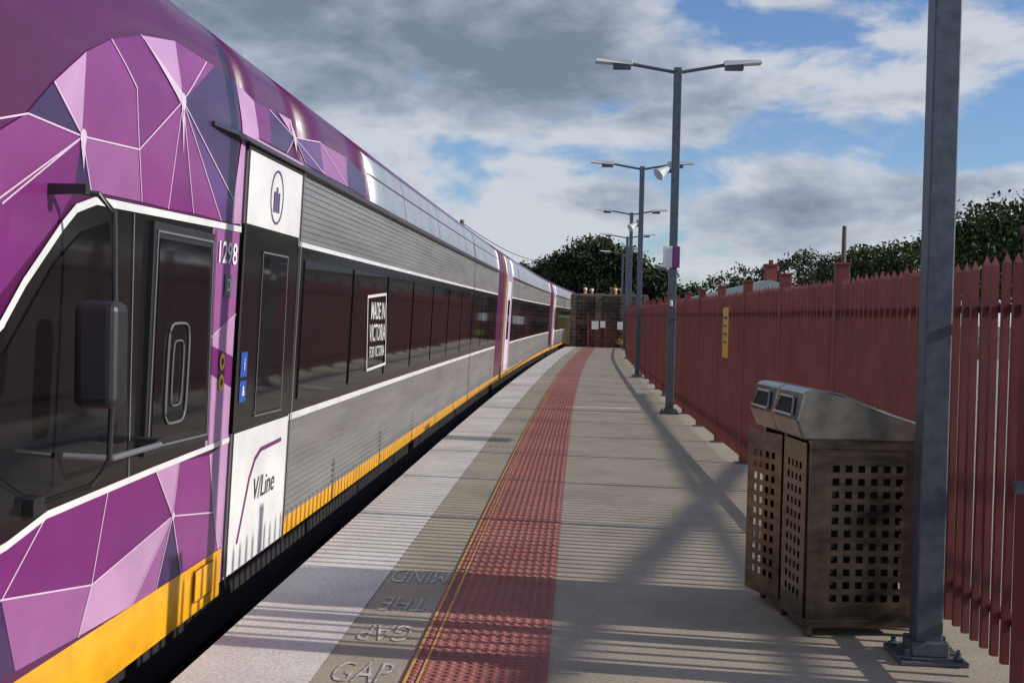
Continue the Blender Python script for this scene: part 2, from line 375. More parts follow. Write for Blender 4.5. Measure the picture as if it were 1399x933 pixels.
def decal(name,poly,mk,off=.004,thick=0):
    bm=bmesh.new(); f=bm.faces.new([bm.verts.new((p[0],p[1],0)) for p in poly])
    ys=[p[0] for p in poly]; u_=[p[1] for p in poly]
    def cut(co,no): bmesh.ops.bisect_plane(bm,geom=bm.verts[:]+bm.edges[:]+bm.faces[:],plane_co=co,plane_no=no,dist=1e-5)
    k=max(2.5,math.floor(min(u_)/.05)*.05)
    while k<max(u_): cut((0,k,0),(0,1,0)); k+=.05
    k=math.ceil(min(ys)/.15)*.15
    if min(ys)<3.6:
        while k<min(3.7,max(ys)): cut((k,0,0),(1,0,0)); k+=.15
    k=math.ceil(min(ys))
    while k<max(ys) and k>9: cut((k,0,0),(1,0,0)); k+=1
    bmesh.ops.triangulate(bm,faces=bm.faces[:])
    for v in bm.verts: v.co=Vector(S(v.co.x,v.co.y,off))
    bmesh.ops.recalc_face_normals(bm,faces=bm.faces[:])
    s=sum((f.normal.x*f.calc_area() for f in bm.faces))
    if s<0: bmesh.ops.reverse_faces(bm,faces=bm.faces[:])
    me=bpy.data.meshes.new(name); bm.to_mesh(me); bm.free(); me.materials.append(M[mk])
    o=mkobj(name,me,TR)
    if thick: q=o.modifiers.new('s','SOLIDIFY'); q.thickness=thick; q.offset=-1
    return o
def line(name,pts,w,mk='Pl',off=.0075):
    for i in range(len(pts)-1):
        p=Vector(pts[i]); q=Vector(pts[i+1]); d=(q-p).normalized(); n=Vector((-d.y,d.x))*w/2; e=d*w*.3
        decal(name,[tuple(p-n-e),tuple(q-n+e),tuple(q+n+e),tuple(p+n-e)],mk,off+random.random()*.0015)
def tri_text(s,size,y,u,mk,off=.009,shear=0,sx=1,sy=1,rot=0,bold=True):
    me=text_mesh(s,size,'t',bold); ca,sa=math.cos(rot),math.sin(rot)
    for v in me.vertices:
        px,py=v.co.x*sx,v.co.y*sy; px+=shear*py; px,py=px*ca-py*sa,px*sa+py*ca
        v.co=Vector(S(y+px,u+py,off))
    me.materials.clear(); me.materials.append(M[mk]); mkobj('lettering',me,TR)
A=(5.26,2.54);B=(4.22,2.22);Cn=(5.44,.61)
PO=[
('P3',[(3.79,2.23),(3.97,2.37),B]),('P2',[(3.97,2.37),(4.22,2.53),B]),('P1b',[(4.22,2.53),(4.46,2.63),(4.71,2.49),(4.77,2.25),B]),
('P1',[(4.46,2.63),(4.81,2.73),A,(4.77,2.25),(4.71,2.49)]),('P2',[(4.81,2.73),(5.26,2.81),A]),('P1b',[(5.26,2.81),(5.84,2.82),A]),
('P3',[(5.84,2.82),(6.21,2.81),(6.12,2.17),A]),('P2',[(6.21,2.81),(6.53,2.77),(6.54,2.56),(6.22,2.50)]),
('P1b',[A,(4.77,2.25),(4.83,2.04),(5.15,2.04)]),('P1',[A,(5.15,2.04),(5.49,2.05)]),('P1b',[A,(5.49,2.05),(5.92,2.05)]),('P5',[A,(5.92,2.05),(6.11,2.05),(6.12,2.17)]),
('P2',[(6.11,2.05),(6.27,2.06),(6.27,2.5),(6.21,2.52),(6.12,2.17)]),
('P4',[B,(4.77,2.25),(4.83,2.04),(4.32,2.03)]),('P3',[B,(4.32,2.03),(4.17,2.01)]),('P1',[B,(4.17,2.01),(4.06,1.90),(3.66,1.62),(3.3,1.5),(3.2,1.8),(3.65,1.92)]),
('P1b',[(3.79,2.23),B,(3.65,1.92),(3.2,1.8),(3.3,2.0),(3.6,2.14)]),
('P2',[(5.17,.87),(5.49,.86),Cn]),('P1',[(4.65,.87),(5.17,.87),Cn,(4.53,.49)]),('P1b',[(5.49,.86),(5.96,.84),(6.08,.52),Cn]),('P2',[(5.96,.84),(6.27,.88),(6.26,.30),(6.20,.30),(6.08,.52)]),
('P1b',[Cn,(6.08,.52),(6.20,.30),(5.61,.30)]),('P3',[Cn,(5.61,.30),(5.27,.295)]),('P4',[Cn,(5.27,.295),(4.98,.295)]),('P2',[Cn,(4.98,.295),(4.43,.31),(4.53,.49)]),
('P1',[(4.09,.84),(4.65,.87),(4.53,.49),(3.79,.61),(3.2,.66),(3.2,.8),(3.82,.80)]),('P4',[(3.79,.61),(4.53,.49),(4.43,.31),(3.92,.33)]),('P3',[(3.79,.61),(3.92,.33),(3.3,.31),(3.2,.64)]),
('P4',[(5.80,2.04),(6.27,2.04),(6.27,1.57),(5.85,1.45)]),('P2',[(5.85,1.45),(6.27,1.57),(6.27,1.34),(5.83,1.42)]),('P1',[(5.83,1.42),(6.27,1.34),(6.27,1.17),(5.86,1.27)]),('P2',[(5.86,1.27),(6.27,1.17),(6.27,.89),(5.88,.89)]),
('P1',[(6.53,2.77),(6.86,2.78),(6.80,2.565),(6.54,2.565)]),('P3',[(6.86,2.78),(7.42,2.70),(7.17,2.565),(6.80,2.565)]),('P2',[(7.09,2.80),(7.41,2.81),(7.42,2.70)]),
('P5',[(7.42,2.70),(8.23,2.79),(8.21,2.565),(7.66,2.565)]),('P4',[(8.23,2.79),(9.16,2.81),(9.05,2.57),(8.21,2.565)]),('P3',[(9.16,2.81),(9.95,2.76),(9.85,2.565),(9.05,2.57)]),
]
for i,(mk,p) in enumerate(PO): decal('livery_facet',p,mk,.004+.0002*(i%9))
for seg in [[(3.2,2.08),(3.79,2.23)],[(3.65,1.92),B],[A,(5.15,2.04)],[(3.25,1.75),B],[B,(3.79,2.23)],[B,(3.97,2.37)],[B,(4.77,2.25),A],[(4.46,2.63),(4.71,2.49),(4.77,2.25),(4.83,2.04)],[A,(4.81,2.73)],[A,(5.70,2.81)],[A,(5.49,2.05)],[A,(5.92,2.05)],[A,(6.12,2.17)],[B,(4.32,2.03)],
   [(5.17,.87),Cn,(5.49,.86)],[(4.65,.87),(4.53,.49),(4.43,.31)],[(3.3,.64),(3.79,.61),(4.53,.49),Cn],[Cn,(6.08,.52),(6.2,.3)],[Cn,(5.61,.3)],[Cn,(5.27,.3)],[Cn,(4.98,.3)],[(3.79,.61),(4.09,.84)],[(5.96,.84),(6.08,.52)],[(7.42,2.7),(6.86,2.78)],[(7.42,2.7),(7.66,2.57)],[(7.42,2.7),(8.23,2.79)],[(7.42,2.7),(8.21,2.57)],[(7.42,2.7),(7.17,2.57)],[(8.23,2.79),(9.05,2.57),(9.16,2.81)],[(5.85,1.45),(6.27,1.57)]]:
    line('livery_line',seg,.007)
def disc(y,u,r,mk,off=.011,sy=1): decal('livery_disc',[(y+r*sy*math.cos(t*math.pi/8),u+r*math.sin(t*math.pi/8)) for t in range(16)],mk,off)
disc(*A,.035,'Pl'); disc(*B,.028,'Pl'); disc(*Cn,.02,'Pl'); disc(7.42,2.7,.03,'Pl')
for c,e_,w_ in ((A,(4.81,2.73),.03),(A,(5.26,2.44),.03),(A,(5.3,2.30),.02),((7.42,2.7),(7.42,2.60),.04),((7.42,2.7),(7.35,2.80),.04),(B,(4.24,2.1),.025)):
    d=(Vector(e_)-Vector(c)).normalized(); n=Vector((-d.y,d.x))*w_
    decal('livery_ray',[tuple(Vector(c)-n),tuple(Vector(e_)),tuple(Vector(c)+n)],'Pl',.0100)
decal('cab_mask',[(4.37,1.99),(5.79,2.0),(5.87,.90),(4.09,.85),(3.82,.81),(3.3,.76),(2.3,.70),(2.2,.95),(2.7,1.1),(3.3,1.30),(3.69,1.52),(3.83,1.66),(4.08,1.86),(4.2,1.94)],'bandblk',.006)
line('white_swoosh',[(6.27,2.03),(5.3,2.015),(4.37,2.0),(4.2,1.955),(4.08,1.875),(3.83,1.675),(3.69,1.535),(3.3,1.32),(2.7,1.12),(2.2,.97)],.032,'white',.009)
line('white_swoosh',[(6.27,.885),(5.2,.87),(4.09,.845),(3.80,.79),(3.3,.74),(2.3,.68)],.028,'white',.009)
decal('quarter_window',[(4.50,1.93),(4.25,1.87),(4.03,1.74),(3.72,1.45),(3.3,1.22),(3.3,.85),(3.85,.92),(4.73,.97),(4.6,1.5)],'cabglass',.012)
decal('driver_window_frame',[(4.93,1.97),(5.76,1.97),(5.84,.93),(4.96,.95)],'black',.03,.03)
decal('driver_window_glass',[(5.0,1.90),(5.70,1.90),(5.77,1.0),(5.03,1.02)],'cabglass',.034)
line('window_bead',[(4.97,1.93),(5.73,1.93),(5.80,.965),(4.99,.985),(4.97,1.93)],.010,'greyp',.036)
a=Acc()
def ring(acc,y,u,w,h,r,k,off,rad):
    pts=[]
    for q in range(24):
        t=2*math.pi*q/24; cx=math.copysign(abs(math.cos(t))**.4,math.cos(t)); sz=math.copysign(abs(math.sin(t))**.4,math.sin(t)); pts.append(S(y+cx*w/2,u+sz*h/2,off))
    pts.append(pts[0]); acc.tube(pts,rad,k,6)
ring(a,5.30,1.30,.28,.46,.05,'greyp',.04,.006); ring(a,5.30,1.30,.14,.30,.05,'greyp',.04,.004)
a.obj('window_handle',TR)
line('mask_seam',[(4.75,1.98),(4.85,.88)],.010,'greyp',.010); line('mask_seam',[(5.85,2.0),(5.92,.9)],.01,'P3',.010)
tri_text('1298',.16,6.05,1.885,'signw',sx=1.1,off=.012)
decal('data_plate',[(6.04,1.78),(6.17,1.78),(6.17,1.66),(6.04,1.66)],'greyp',.010); tri_text('D',.09,6.105,1.72,'signw',.013)
disc(6.07,1.32,.045,'yellow'); disc(6.07,1.32,.02,'signt',.014); disc(6.07,1.21,.045,'yellow'); disc(6.07,1.21,.02,'signt',.014)
decal('orange_joint',[(5.82,.10),(6.10,.10),(6.10,.265),(5.82,.265)],'orange',.012); line('orange_joint_edge',[(5.82,.10),(6.10,.10),(6.10,.265),(5.82,.265),(5.82,.10)],.005,'under',.015)
decal('door_top',[(6.33,2.07),(7.53,2.07),(7.53,2.475),(6.33,2.475)],'white',.020,.018)
decal('door_mid',[(6.33,.91),(7.53,.91),(7.53,2.07),(6.33,2.07)],'bandblk',.018,.016)
decal('door_bottom',[(6.33,.12),(7.53,.12),(7.53,.91),(6.33,.91)],'white',.020,.018)
decal('door_glass',[(6.72,1.0),(7.28,.99),(7.24,1.91),(6.71,1.91)],'glass',.024)
line('door_glass_bead',[(6.70,.98),(7.30,.97),(7.26,1.93),(6.69,1.93),(6.70,.98)],.010,'greyp',.027)
line('door_edge',[(6.31,.10),(6.31,2.49),(7.56,2.49),(7.56,.10)],.035,'under',.022)
line('door_edge_bright',[(7.60,.2),(7.60,2.5)],.02,'greyp',.024)
decal('access_sign',[(6.38,1.36),(6.50,1.36),(6.50,1.22),(6.38,1.22)],'blue',.022); decal('access_sign',[(6.38,1.20),(6.50,1.20),(6.50,1.08),(6.38,1.08)],'blue',.022)
tri_text('i',.1,6.44,1.29,'signw',.026); tri_text('&',.08,6.44,1.14,'signw',.026)
line('logo_ring',[(6.93+.14*math.cos(t*math.pi/12),2.27+.155*math.sin(t*math.pi/12)) for t in range(25)],.013,'P5',.0235)
for k in range(3): decal('logo_bar',[(6.86+k*.05,2.18),(6.89+k*.05,2.18),(6.89+k*.05,2.30+.03*(k%2)),(6.86+k*.05,2.30+.03*(k%2))],'P5',.0245)
tri_text('V/Line',.19,7.02,.53,'signt',.024,shear=.15,bold=False)
line('door_swoosh',[(6.50,.28),(6.68,.62),(6.78,.72),(6.9,.765),(7.36,.775)],.026,'P1',.0235)
line('made_in_frame',[(10.15,1.73),(11.1,1.77),(11.3,1.10),(10.3,1.08),(10.15,1.73)],.025,'white',.02)
for k,tx in enumerate(('MADE IN','VICTORIA','FOR VICTORIA')): tri_text(tx,(.22,.22,.14)[k],10.72+.03*k,(1.60,1.40,1.23)[k],'white',.021,shear=-.1,sx=.85)
def panes(y0,y1,w=1.75):
    n=int(round((y1-y0)/w)); d=(y1-y0)/n
    for i in range(n):
        p=y0+i*d+.05; q=y0+(i+1)*d-.05
        decal('window_pane',[(p,1.0),(q,1.0),(q,1.94),(p,1.94)],'glass',.010+.002*random.random(),.008)
panes(7.75,25.1); panes(29.8,49.4); panes(54.2,76)
for yy in (12.2,15.1,18.5,21.9): line('roof_seam',[(yy,2.57),(yy,3.0)],.02,'gutter',.006)
line('roof_seam',[(10.1,2.80),(25.2,2.80)],.012,'gutter',.006)
for y0 in (27.8,52.5):
    decal('door_leaf',[(y0,.25),(y0+1.1,.25),(y0+1.1,2.4),(y0,2.4)],'white',.02,.015); decal('door_leaf_glass',[(y0+.25,1.0),(y0+.85,1.0),(y0+.85,1.95),(y0+.25,1.95)],'glass',.026)
a=Acc()
ys=[5.69]+list(range(6,26))
for p,q in zip(ys,ys[1:]):
    s0,s1=S(p,2.50,0),S(q,2.50,0); w0=.02 if p<6 else .05
    a.hull8([(s0[0]-.01,p,s0[2]),(s0[0]+w0,p,s0[2]),(s1[0]+.05,q,s1[2]),(s1[0]-.01,q,s1[2]),(s0[0]-.01,p,s0[2]+.02),(s0[0]+w0,p,s0[2]+.02),(s1[0]+.05,q,s1[2]+.02),(s1[0]-.01,q,s1[2]+.02)],'gutter')
a.obj('gutter_rail',TR)
a=Acc(); a.box((-1.65,3.97,1.43),(.155,.13,.37),'black'); mo=a.obj('mirror_head',TR); q=mo.modifiers.new('b','BEVEL'); q.width=.035; q.segments=4
a=Acc()
a.box((-1.80,3.98,2.0),(.18,.035,.035),'black'); a.box((-1.87,3.98,1.98),(.03,.10,.10),'black')
a.tube([(-1.80,4.0,2.0),(-1.70,4.05,1.99),(-1.655,4.08,1.93),(-1.65,4.09,1.5),(-1.665,4.09,1.05),(-1.71,4.05,.96),(-1.88,3.98,.90)],.011,'black',8)
a.tube([(-1.86,4.15,1.05),(-1.70,4.2,1.04),(-1.72,4.75,1.03),(-1.86,5.0,1.02)],.012,'greyp',8)
a.box((-1.80,4.85,1.03),(.10,.07,.03),'black'); a.box((-1.87,3.95,.9),(.04,.1,.06),'black')
a.obj('mirror_arms',TR)
a=Acc(); a.box((XC+.7,1.22,.35),(.3,.06,.14),'lens'); a.box((XC-.7,1.22,.35),(.3,.06,.14),'lens'); a.box((XC,1.05,-.1),(.3,.5,.25),'under'); a.obj('headlights',TR)

# ------------------------------------------------------------------ fence
FE=empty('palisade_fence')
a=Acc(); y=-5.0
while y<60.5:
    if not (3.2<y<5.25):
        x=fx(y); w=.0165
        jit=random.uniform(-.006,.006)
        h=1.93+random.uniform(-.012,.012)
        b=len(a.v)
        a.v+=[(x-w,y-w,.07),(x+w,y-w,.07),(x+w,y+w,.07),(x-w,y+w,.07),(x-w+jit,y-w,h-.05),(x+w+jit,y-w,h-.05),(x+w+jit,y+w,h-.05),(x-w+jit,y+w,h-.05),(x+jit,y,h)]
        mi=a.mi('fence')
        for q in ((0,3,2,1),(0,1,5,4),(1,2,6,5),(2,3,7,6),(3,0,4,7),(4,5,8),(5,6,8),(6,7,8),(7,4,8)): a.f.append(tuple(b+k for k in q)); a.m.append(mi)
    y+=.13
a.obj('pickets',FE)
a=Acc()
for z in (.26,1.68):
    y=-5.2
    while y<60:
        y2=y+1.0
        if y<3.2<y2: y2=3.2
        if y<5.2 and y>=3.2: y=5.2; continue
        x0,x1=fx(y)+.040,fx(y2)+.040
        a.hull8([(x0-.02,y,z-.02),(x0+.02,y,z-.02),(x1+.02,y2,z-.02),(x1-.02,y2,z-.02),(x0-.02,y,z+.02),(x0+.02,y,z+.02),(x1+.02,y2,z+.02),(x1-.02,y2,z+.02)],'fence'); y=y2
y=-4.4
ps=[]
while y<60: ps.append(y); y+=2.2
for y in ps:
    if 2.9<y<6.0: continue
    a.box((fx(y)+.02,y,1.0),(.10,.08,2.04),'fence'); a.box((fx(y)+.02,y,2.03),(.115,.095,.02),'fence'); a.box((fx(y)+.02,y,.006),(.18,.18,.012),'galv')
a.box((2.0,5.13,1.0),(.17,.15,2.02),'fence'); a.box((2.0,5.13,2.02),(.19,.17,.03),'fence'); a.box((2.0,3.2,1.0),(.12,.12,2.02),'fence')
a.box((1.90,5.04,.92),(.10,.04,.05),'galv'); a.tube([(1.92,5.02,.80),(1.92,5.02,1.0)],.013,'galv',8)
a.obj('fence_frame',FE,bevel=.004)
SG=empty('yellow_notice_sign'); a=Acc(); x=fx(14.6)-.03
a.box((x,14.6,1.44),(.006,.5,.62),'signy')
for k in range(4): a.box((x-.004,14.6,1.62-k*.1),(.002,.36-.06*(k%2),.03),'signt')
a.obj('panel',SG)

# ------------------------------------------------------------------ lamp posts
def lamp(x,y,h,speaker=False,sign=False,w=.13,rot=0):
    e=empty('platform_lamp_post',(x,y,0),rot)
    a=Acc(); a.box((0,0,h/2+.02),(w,w,h),'galv'); a.box((0,0,.012),(.32,.32,.024),'galv')
    for sx in (-1,1):
        for sy in (-1,1): a.tube([(sx*.12,sy*.12,.02),(sx*.12,sy*.12,.075)],.014,'galv',6); a.box((sx*.12,sy*.12,.033),(.04,.04,.018),'galv')
    a.box((0,0,.06),(w+.05,w+.05,.07),'galv')
    a.obj('post',e,bevel=.008)
    a=Acc()
    for s in (-1,1):
        a.tube([(0,0,h-.06),(s*.75,0,h+.07),(s*.9,0,h+.085)],.030,'galv',8)
        a.hull8([(s*.76,-.09,h+.05),(s*1.38,-.13,h+.10),(s*1.38,.13,h+.10),(s*.76,.09,h+.05),(s*.76,-.07,h+.14),(s*1.36,-.06,h+.16),(s*1.36,.06,h+.16),(s*.76,.07,h+.14)],'lampw')
        a.box((s*.93,0,h+.03),(.30,.14,.08),'galv')
    a.obj('arms_and_heads',e,bevel=.006)
    if speaker:
        a=Acc(); z=4.05
        a.tube([(-.07,0,z),(-.16,-.02,z-.02)],.02,'galv',8); a.tube([(-.10,0,z+.06),(-.20,-.05,z-.0),(-.29,-.1,z-.07)],[.05,.07,.11],'lampw',12)
        a.box((-.06,0,z+.12),(.14,.1,.08),'lampw'); a.obj('speaker',e)
    if sign:
        a=Acc(); a.box((-.09,-.02,2.62),(.15,.12,.36),'signw'); a.box((.05,-.080,2.62),(.115,.03,.36),'signp'); a.box((-.02,-.10,1.85),(.05,.02,.1),'signw'); a.obj('notice_box',e,bevel=.01)
    return e
lamp(1.70,5.70,5.8,w=.125)
lamp(1.55,19.75,5.75,speaker=True,sign=True)
lamp(1.60,31.6,5.62,speaker=True)
lamp(1.93,45.3,5.6); lamp(2.3,58,5.55)
lamp(2.6,72,5.5)
lamp(1.85,-8,5.8)

# ------------------------------------------------------------------ litter bin
BN=empty('litter_bin',(1.19,6.0,0),R(7))
W,D,H=.60,.84,1.0
def perf(acc,o,uv,vv,w,h,k,mu=.05,mv=.07,pitch=.062,hole=.032):
    o=Vector(o);uv=Vector(uv);vv=Vector(vv)
    def ticks(L,m):
        n=int((L-2*m)/pitch); st=(L-n*pitch)/2; t=[0]; fl=[]
        for i in range(n):
            aa=st+i*pitch+(pitch-hole)/2; t.append(aa); fl.append(False); t.append(aa+hole); fl.append(True)
        t.append(L); fl.append(False); return t,fl
    tu,fu=ticks(w,mu); tv,fv=ticks(h,mv)
    for i in range(len(fu)):
        for j in range(len(fv)):
            if fu[i] and fv[j]: continue
            acc.face([o+uv*tu[i]+vv*tv[j],o+uv*tu[i+1]+vv*tv[j],o+uv*tu[i+1]+vv*tv[j+1],o+uv*tu[i]+vv*tv[j+1]],k)
def weld(o):
    bm=bmesh.new(); bm.from_mesh(o.data); bmesh.ops.remove_doubles(bm,verts=bm.verts[:],dist=1e-5); bmesh.ops.recalc_face_normals(bm,faces=bm.faces[:]); bm.to_mesh(o.data); bm.free()
pz=.07
for nm,o_,uv,w_ in (('front_panel',(.03,0,pz),(1,0,0),W-.06),('back_panel',(.03,D,pz),(1,0,0),W-.06),('right_panel',(W,.03,pz),(0,1,0),D-.06)):
    a=Acc(); perf(a,o_,uv,(0,0,1),w_,H-pz-.02,'steel',.07,.09,.066,.036); o=a.obj(nm,BN); weld(o); o.modifiers.new('s','SOLIDIFY').thickness=.004
for nm,y0,ang in (('door_panel',.03,0),('door_panel_far',.44,R(13))):
    a=Acc(); dv=Vector((-math.sin(ang),math.cos(ang),0)); perf(a,(-.012,y0,pz),dv,(0,0,1),.38,H-pz-.02,'steel',.05,.09,.066,.036); o=a.obj(nm,BN); weld(o); o.modifiers.new('s','SOLIDIFY').thickness=.004
a=Acc()
for (x,y) in ((.015,.015),(W-.015,.015),(.015,D-.015),(W-.015,D-.015),(.015,.425)): a.box((x,y,H/2+.0),(.035,.035,H),'steel')
a.box((W/2,.0,H-.02),(W,.02,.05),'steel'); a.box((W/2,.0,.065),(W,.02,.04),'steel'); a.box((0,D/2,.065),(.02,D,.04),'steel'); a.box((W/2,D/2,.075),(W-.05,D-.05,.02),'dark')
a.obj('frame',BN,bevel=.004)
a=Acc()
for y0 in (.07,.46): a.box((W/2,y0+.16,.5),(.42,.31,.78),'liner')
a.obj('inner_bins',BN,bevel=.03)
a=Acc()
pf=[(-.045,1.0),(-.085,1.10),(-.05,1.235),(-.03,1.25),(.0,1.255),(.08,1.25),(.15,1.235),(.22,1.21),(.30,1.18),(.40,1.145),(.48,1.12),(.56,1.095),(W+.03,1.06),(W+.03,1.0)]
a.prism(pf,-.02,.415,'steel2'); a.prism(pf,.425,D+.02,'steel2'); a.obj('hood',BN,bevel=.012)
a=Acc()
nv=Vector((-.135,0,.035)).normalized(); d1=Vector((.035,0,.135)).normalized()
for y0 in (.05,.485):
    c0=Vector((-.085,y0,1.10))+nv*.003
    q=[c0+d1*.02,c0+d1*.02+Vector((0,.31,0)),c0+d1*.11+Vector((0,.27,0)),c0+d1*.11+Vector((0,.04,0))]
    a.hull8([p-nv*.002 for p in q]+[p+nv*.004 for p in q],'dark')  # dark plate stands in for the shade inside the opening; hood is uncut
    qq=q+[q[0]]
    for p,r_ in zip(qq,qq[1:]): a.tube([p+nv*.006,r_+nv*.006],.008,'steel2',6)
a.obj('opening_rims_and_shade',BN)

# ------------------------------------------------------------------ unseen steel gantry added beyond the fence to throw the long crossing shadows
SUN_EL=23.0; AZ=6.0
GA=empty('added_shadow_gantry'); a=Acc()
def beam(p,q,w,hh=None):
    p=Vector(p);q=Vector(q); d=(q-p); rot=d.to_track_quat('Y','Z').to_matrix(); a.box((p+q)/2,(w,d.length,hh or w),'galv',rot)
GX=9.75; TE=math.tan(R(SUN_EL))
def gh(X): return (GX-X)*TE/math.cos(R(AZ))
def gy(Y,X): return Y-(GX-X)*math.tan(R(AZ))
beam((GX,gy(2,1.0),gh(1.0)),(GX,gy(11,1.14),gh(1.14)),.065)
beam((GX,gy(11,1.14),gh(1.14)),(GX,24,gh(1.34)),.065)
beam((GX+.02,gy(3.7,-.55),gh(-.55)),(GX+.02,gy(13.2,1.85),gh(1.85)),.09)
for y,h in ((1.0,gh(1.0)),(24,gh(1.3))): a.box((GX,y,h/2-.1),(.10,.10,h),'galv')
a.obj('frame',GA)

# ------------------------------------------------------------------ far end
WA=empty('brick_wall'); a=Acc(); a.box((1.6,62.1,1.0),(3.9,.35,3.4),'brick'); a.box((1.6,62.1,2.74),(4.0,.45,.12),'kerb')
for x in (-.3,1.0,2.3,3.5): a.box((x,61.95,1.0),(.3,.3,3.42),'brick')
a.obj('wall',WA)
GT=empty('red_gate'); a=Acc()
x=.55
while x<2.3: a.box((x,61.3,.75),(.035,.035,1.4),'fence'); x+=.11
for z in (.2,1.3): a.box((1.42,61.34,z),(1.8,.04,.05),'fence')
for x in (.5,1.42,2.35): a.box((x,61.3,.8),(.09,.09,1.6),'fence')
a.box((.85,61.26,1.15),(.36,.02,.42),'signw'); a.box((1.25,61.26,1.2),(.26,.02,.34),'signw'); a.box((2.15,61.26,1.15),(.28,.02,.4),'signw')
a.obj('gate',GT)
a=Acc(); a.hull8([(-6,62.5,-.3),(14,62.5,-.3),(14,100,-.3),(-6,100,-.3),(-3,63.5,1.5),(8,63.5,1.5),(8,99,1.5),(-3,99,1.5)],'earth'); a.obj('embankment')
import numpy as np
rng=np.random.default_rng(3)
def leaves(name,ells,n,size,mk,parent=None,clump=.28):
    vs=[];fs=[]
    tot=sum(e[3]*e[5] for e in ells)
    for (cx,cy,cz,rx,ry,rz) in ells:
        m=int(n*rx*rz/tot); nc=max(6,m//45)
        d=rng.normal(size=(nc,3)); d/=np.linalg.norm(d,axis=1)[:,None]; rad=rng.uniform(.3,1.0,size=(nc,1))**.6
        cc=d*rad*np.array([rx,ry,rz])+np.array([cx,cy,cz])
        idx=rng.integers(0,nc,m); sg=clump*min(rx,rz)
        p=cc[idx]+rng.normal(size=(m,3))*sg*np.array([1,1,.7])
        t1=rng.normal(size=(m,3)); t1/=np.linalg.norm(t1,axis=1)[:,None]; t2=rng.normal(size=(m,3)); t2-=t1*(t1*t2).sum(1)[:,None]; t2/=np.linalg.norm(t2,axis=1)[:,None]
        s=size*rng.uniform(.6,1.3,size=(m,1))
        for q in (p-t1*s,p+t2*s*.5,p+t1*s,p-t2*s*.5): vs.append(q)
        k=sum(len(x) for x in vs)-4*m
        for i in range(m): fs.append((k+i,k+m+i,k+2*m+i,k+3*m+i))
    me=bpy.data.meshes.new(name); me.from_pydata(np.concatenate(vs).tolist(),[],fs); me.materials.append(M[mk]); return mkobj(name,me,parent)
def tree(x,y,zb,ells,n,size,mk='fol',name='gum_tree',tr=.3):
    e=empty(name,(x,y,zb)); a=Acc()
    fork=min(q[2]-q[5] for q in ells)*.8+.6
    fork=max(1.2,fork)
    a.tube([(0,0,-.5),(.1,0,fork*.5),(0,0,fork)],[tr*1.25,tr,tr*.85],'bark',10)
    for q in ells:
        mid=(q[0]*.5+random.uniform(-.3,.3),q[1]*.5,(fork+q[2])/2)
        a.tube([(0,0,fork-.2),mid,(q[0],q[1],q[2]),(q[0]*1.1+random.uniform(-.4,.4),q[1],q[2]+q[5]*.7)],[tr*.6,tr*.42,tr*.2,tr*.06],'bark',7)
        for k in range(4):
            d=Vector((random.uniform(-1,1)*q[3],random.uniform(-1,1)*q[4],random.uniform(-.3,1)*q[5]))*.8
            a.tube([mid,tuple(Vector(q[:3])+d)],[tr*.22,tr*.04],'bark',5)
    a.obj('trunk_and_limbs',e); leaves('foliage',ells,n,size,mk,e); return e
tree(1.0,105,1.5,[(-.3,0,5.2,2.3,2.2,1.6),(2.0,.4,4.9,2.1,2,1.6),(-2.3,.5,4.0,1.9,1.8,1.5),(3.3,0,4.0,2.0,1.8,1.7),(.4,0,2.9,3.1,2,1.6),(.7,0,6.1,1.6,1.3,1.0)],20000,.19)
tree(6.0,112,1.2,[(-.6,0,4.0,2.1,1.8,1.5),(1.4,0,3.8,1.9,1.5,1.4),(-1.4,0,2.2,2.0,1.8,1.3),(1.6,0,1.8,2.3,1.6,1.3),(3.6,0,2.3,1.8,1.4,1.3)],14000,.19)
tree(-3.0,118,.8,[(0,0,4.9,2.1,1.6,1.4),(1.9,0,4.5,1.8,1.4,1.3),(-1.6,0,4.2,1.7,1.2,1.1),(.3,0,2.8,2.6,1.5,1.3)],11000,.19)
tree(-6.8,130,.8,[(0,0,5.2,1.9,1.6,1.2),(-1.8,0,4.6,1.6,1.2,1.0)],5000,.19)
tree(20.3,60,-.3,[(0,0,6.3,1.9,2.0,1.5),(2.0,0,6.7,2.0,2.0,1.6),(-1.9,0,5.6,1.6,1.6,1.3),(0.5,0,4.4,3.2,2.4,1.6),(3.6,0,6.0,2,2,2)],18000,.14,'fol2','leafy_tree')
tree(16.4,66,-.3,[(0,0,5.1,1.9,1.6,1.0),(1.9,0,5.5,1.6,1.5,1.0),(-1.9,0,4.6,1.6,1.4,.9),(0,0,3.6,3,1.5,1)],9500,.13,'fol2','leafy_tree')
ells=[]
for i in range(70):
    x=-40+i*2.1+random.uniform(-1,1); yb=165+random.uniform(-10,25)
    top=(5.2 if x<18 else 7.6+min(1,(x-18)/8)*2.6+(x-26)*.09*(x>26))+random.uniform(-1.2,1.0)
    rz=random.uniform(1.6,2.6)
    ells.append((x,yb,top-rz*.8,random.uniform(1.6,3.4),3,rz)); ells.append((x,yb,top-rz*2.2,3.2,3,2.4))
leaves('distant_trees',ells,60000,.30,'fol')
leaves('yellow_shrub',[(2.12,60.7,.25,.14,.15,.25)],350,.04,'olive')

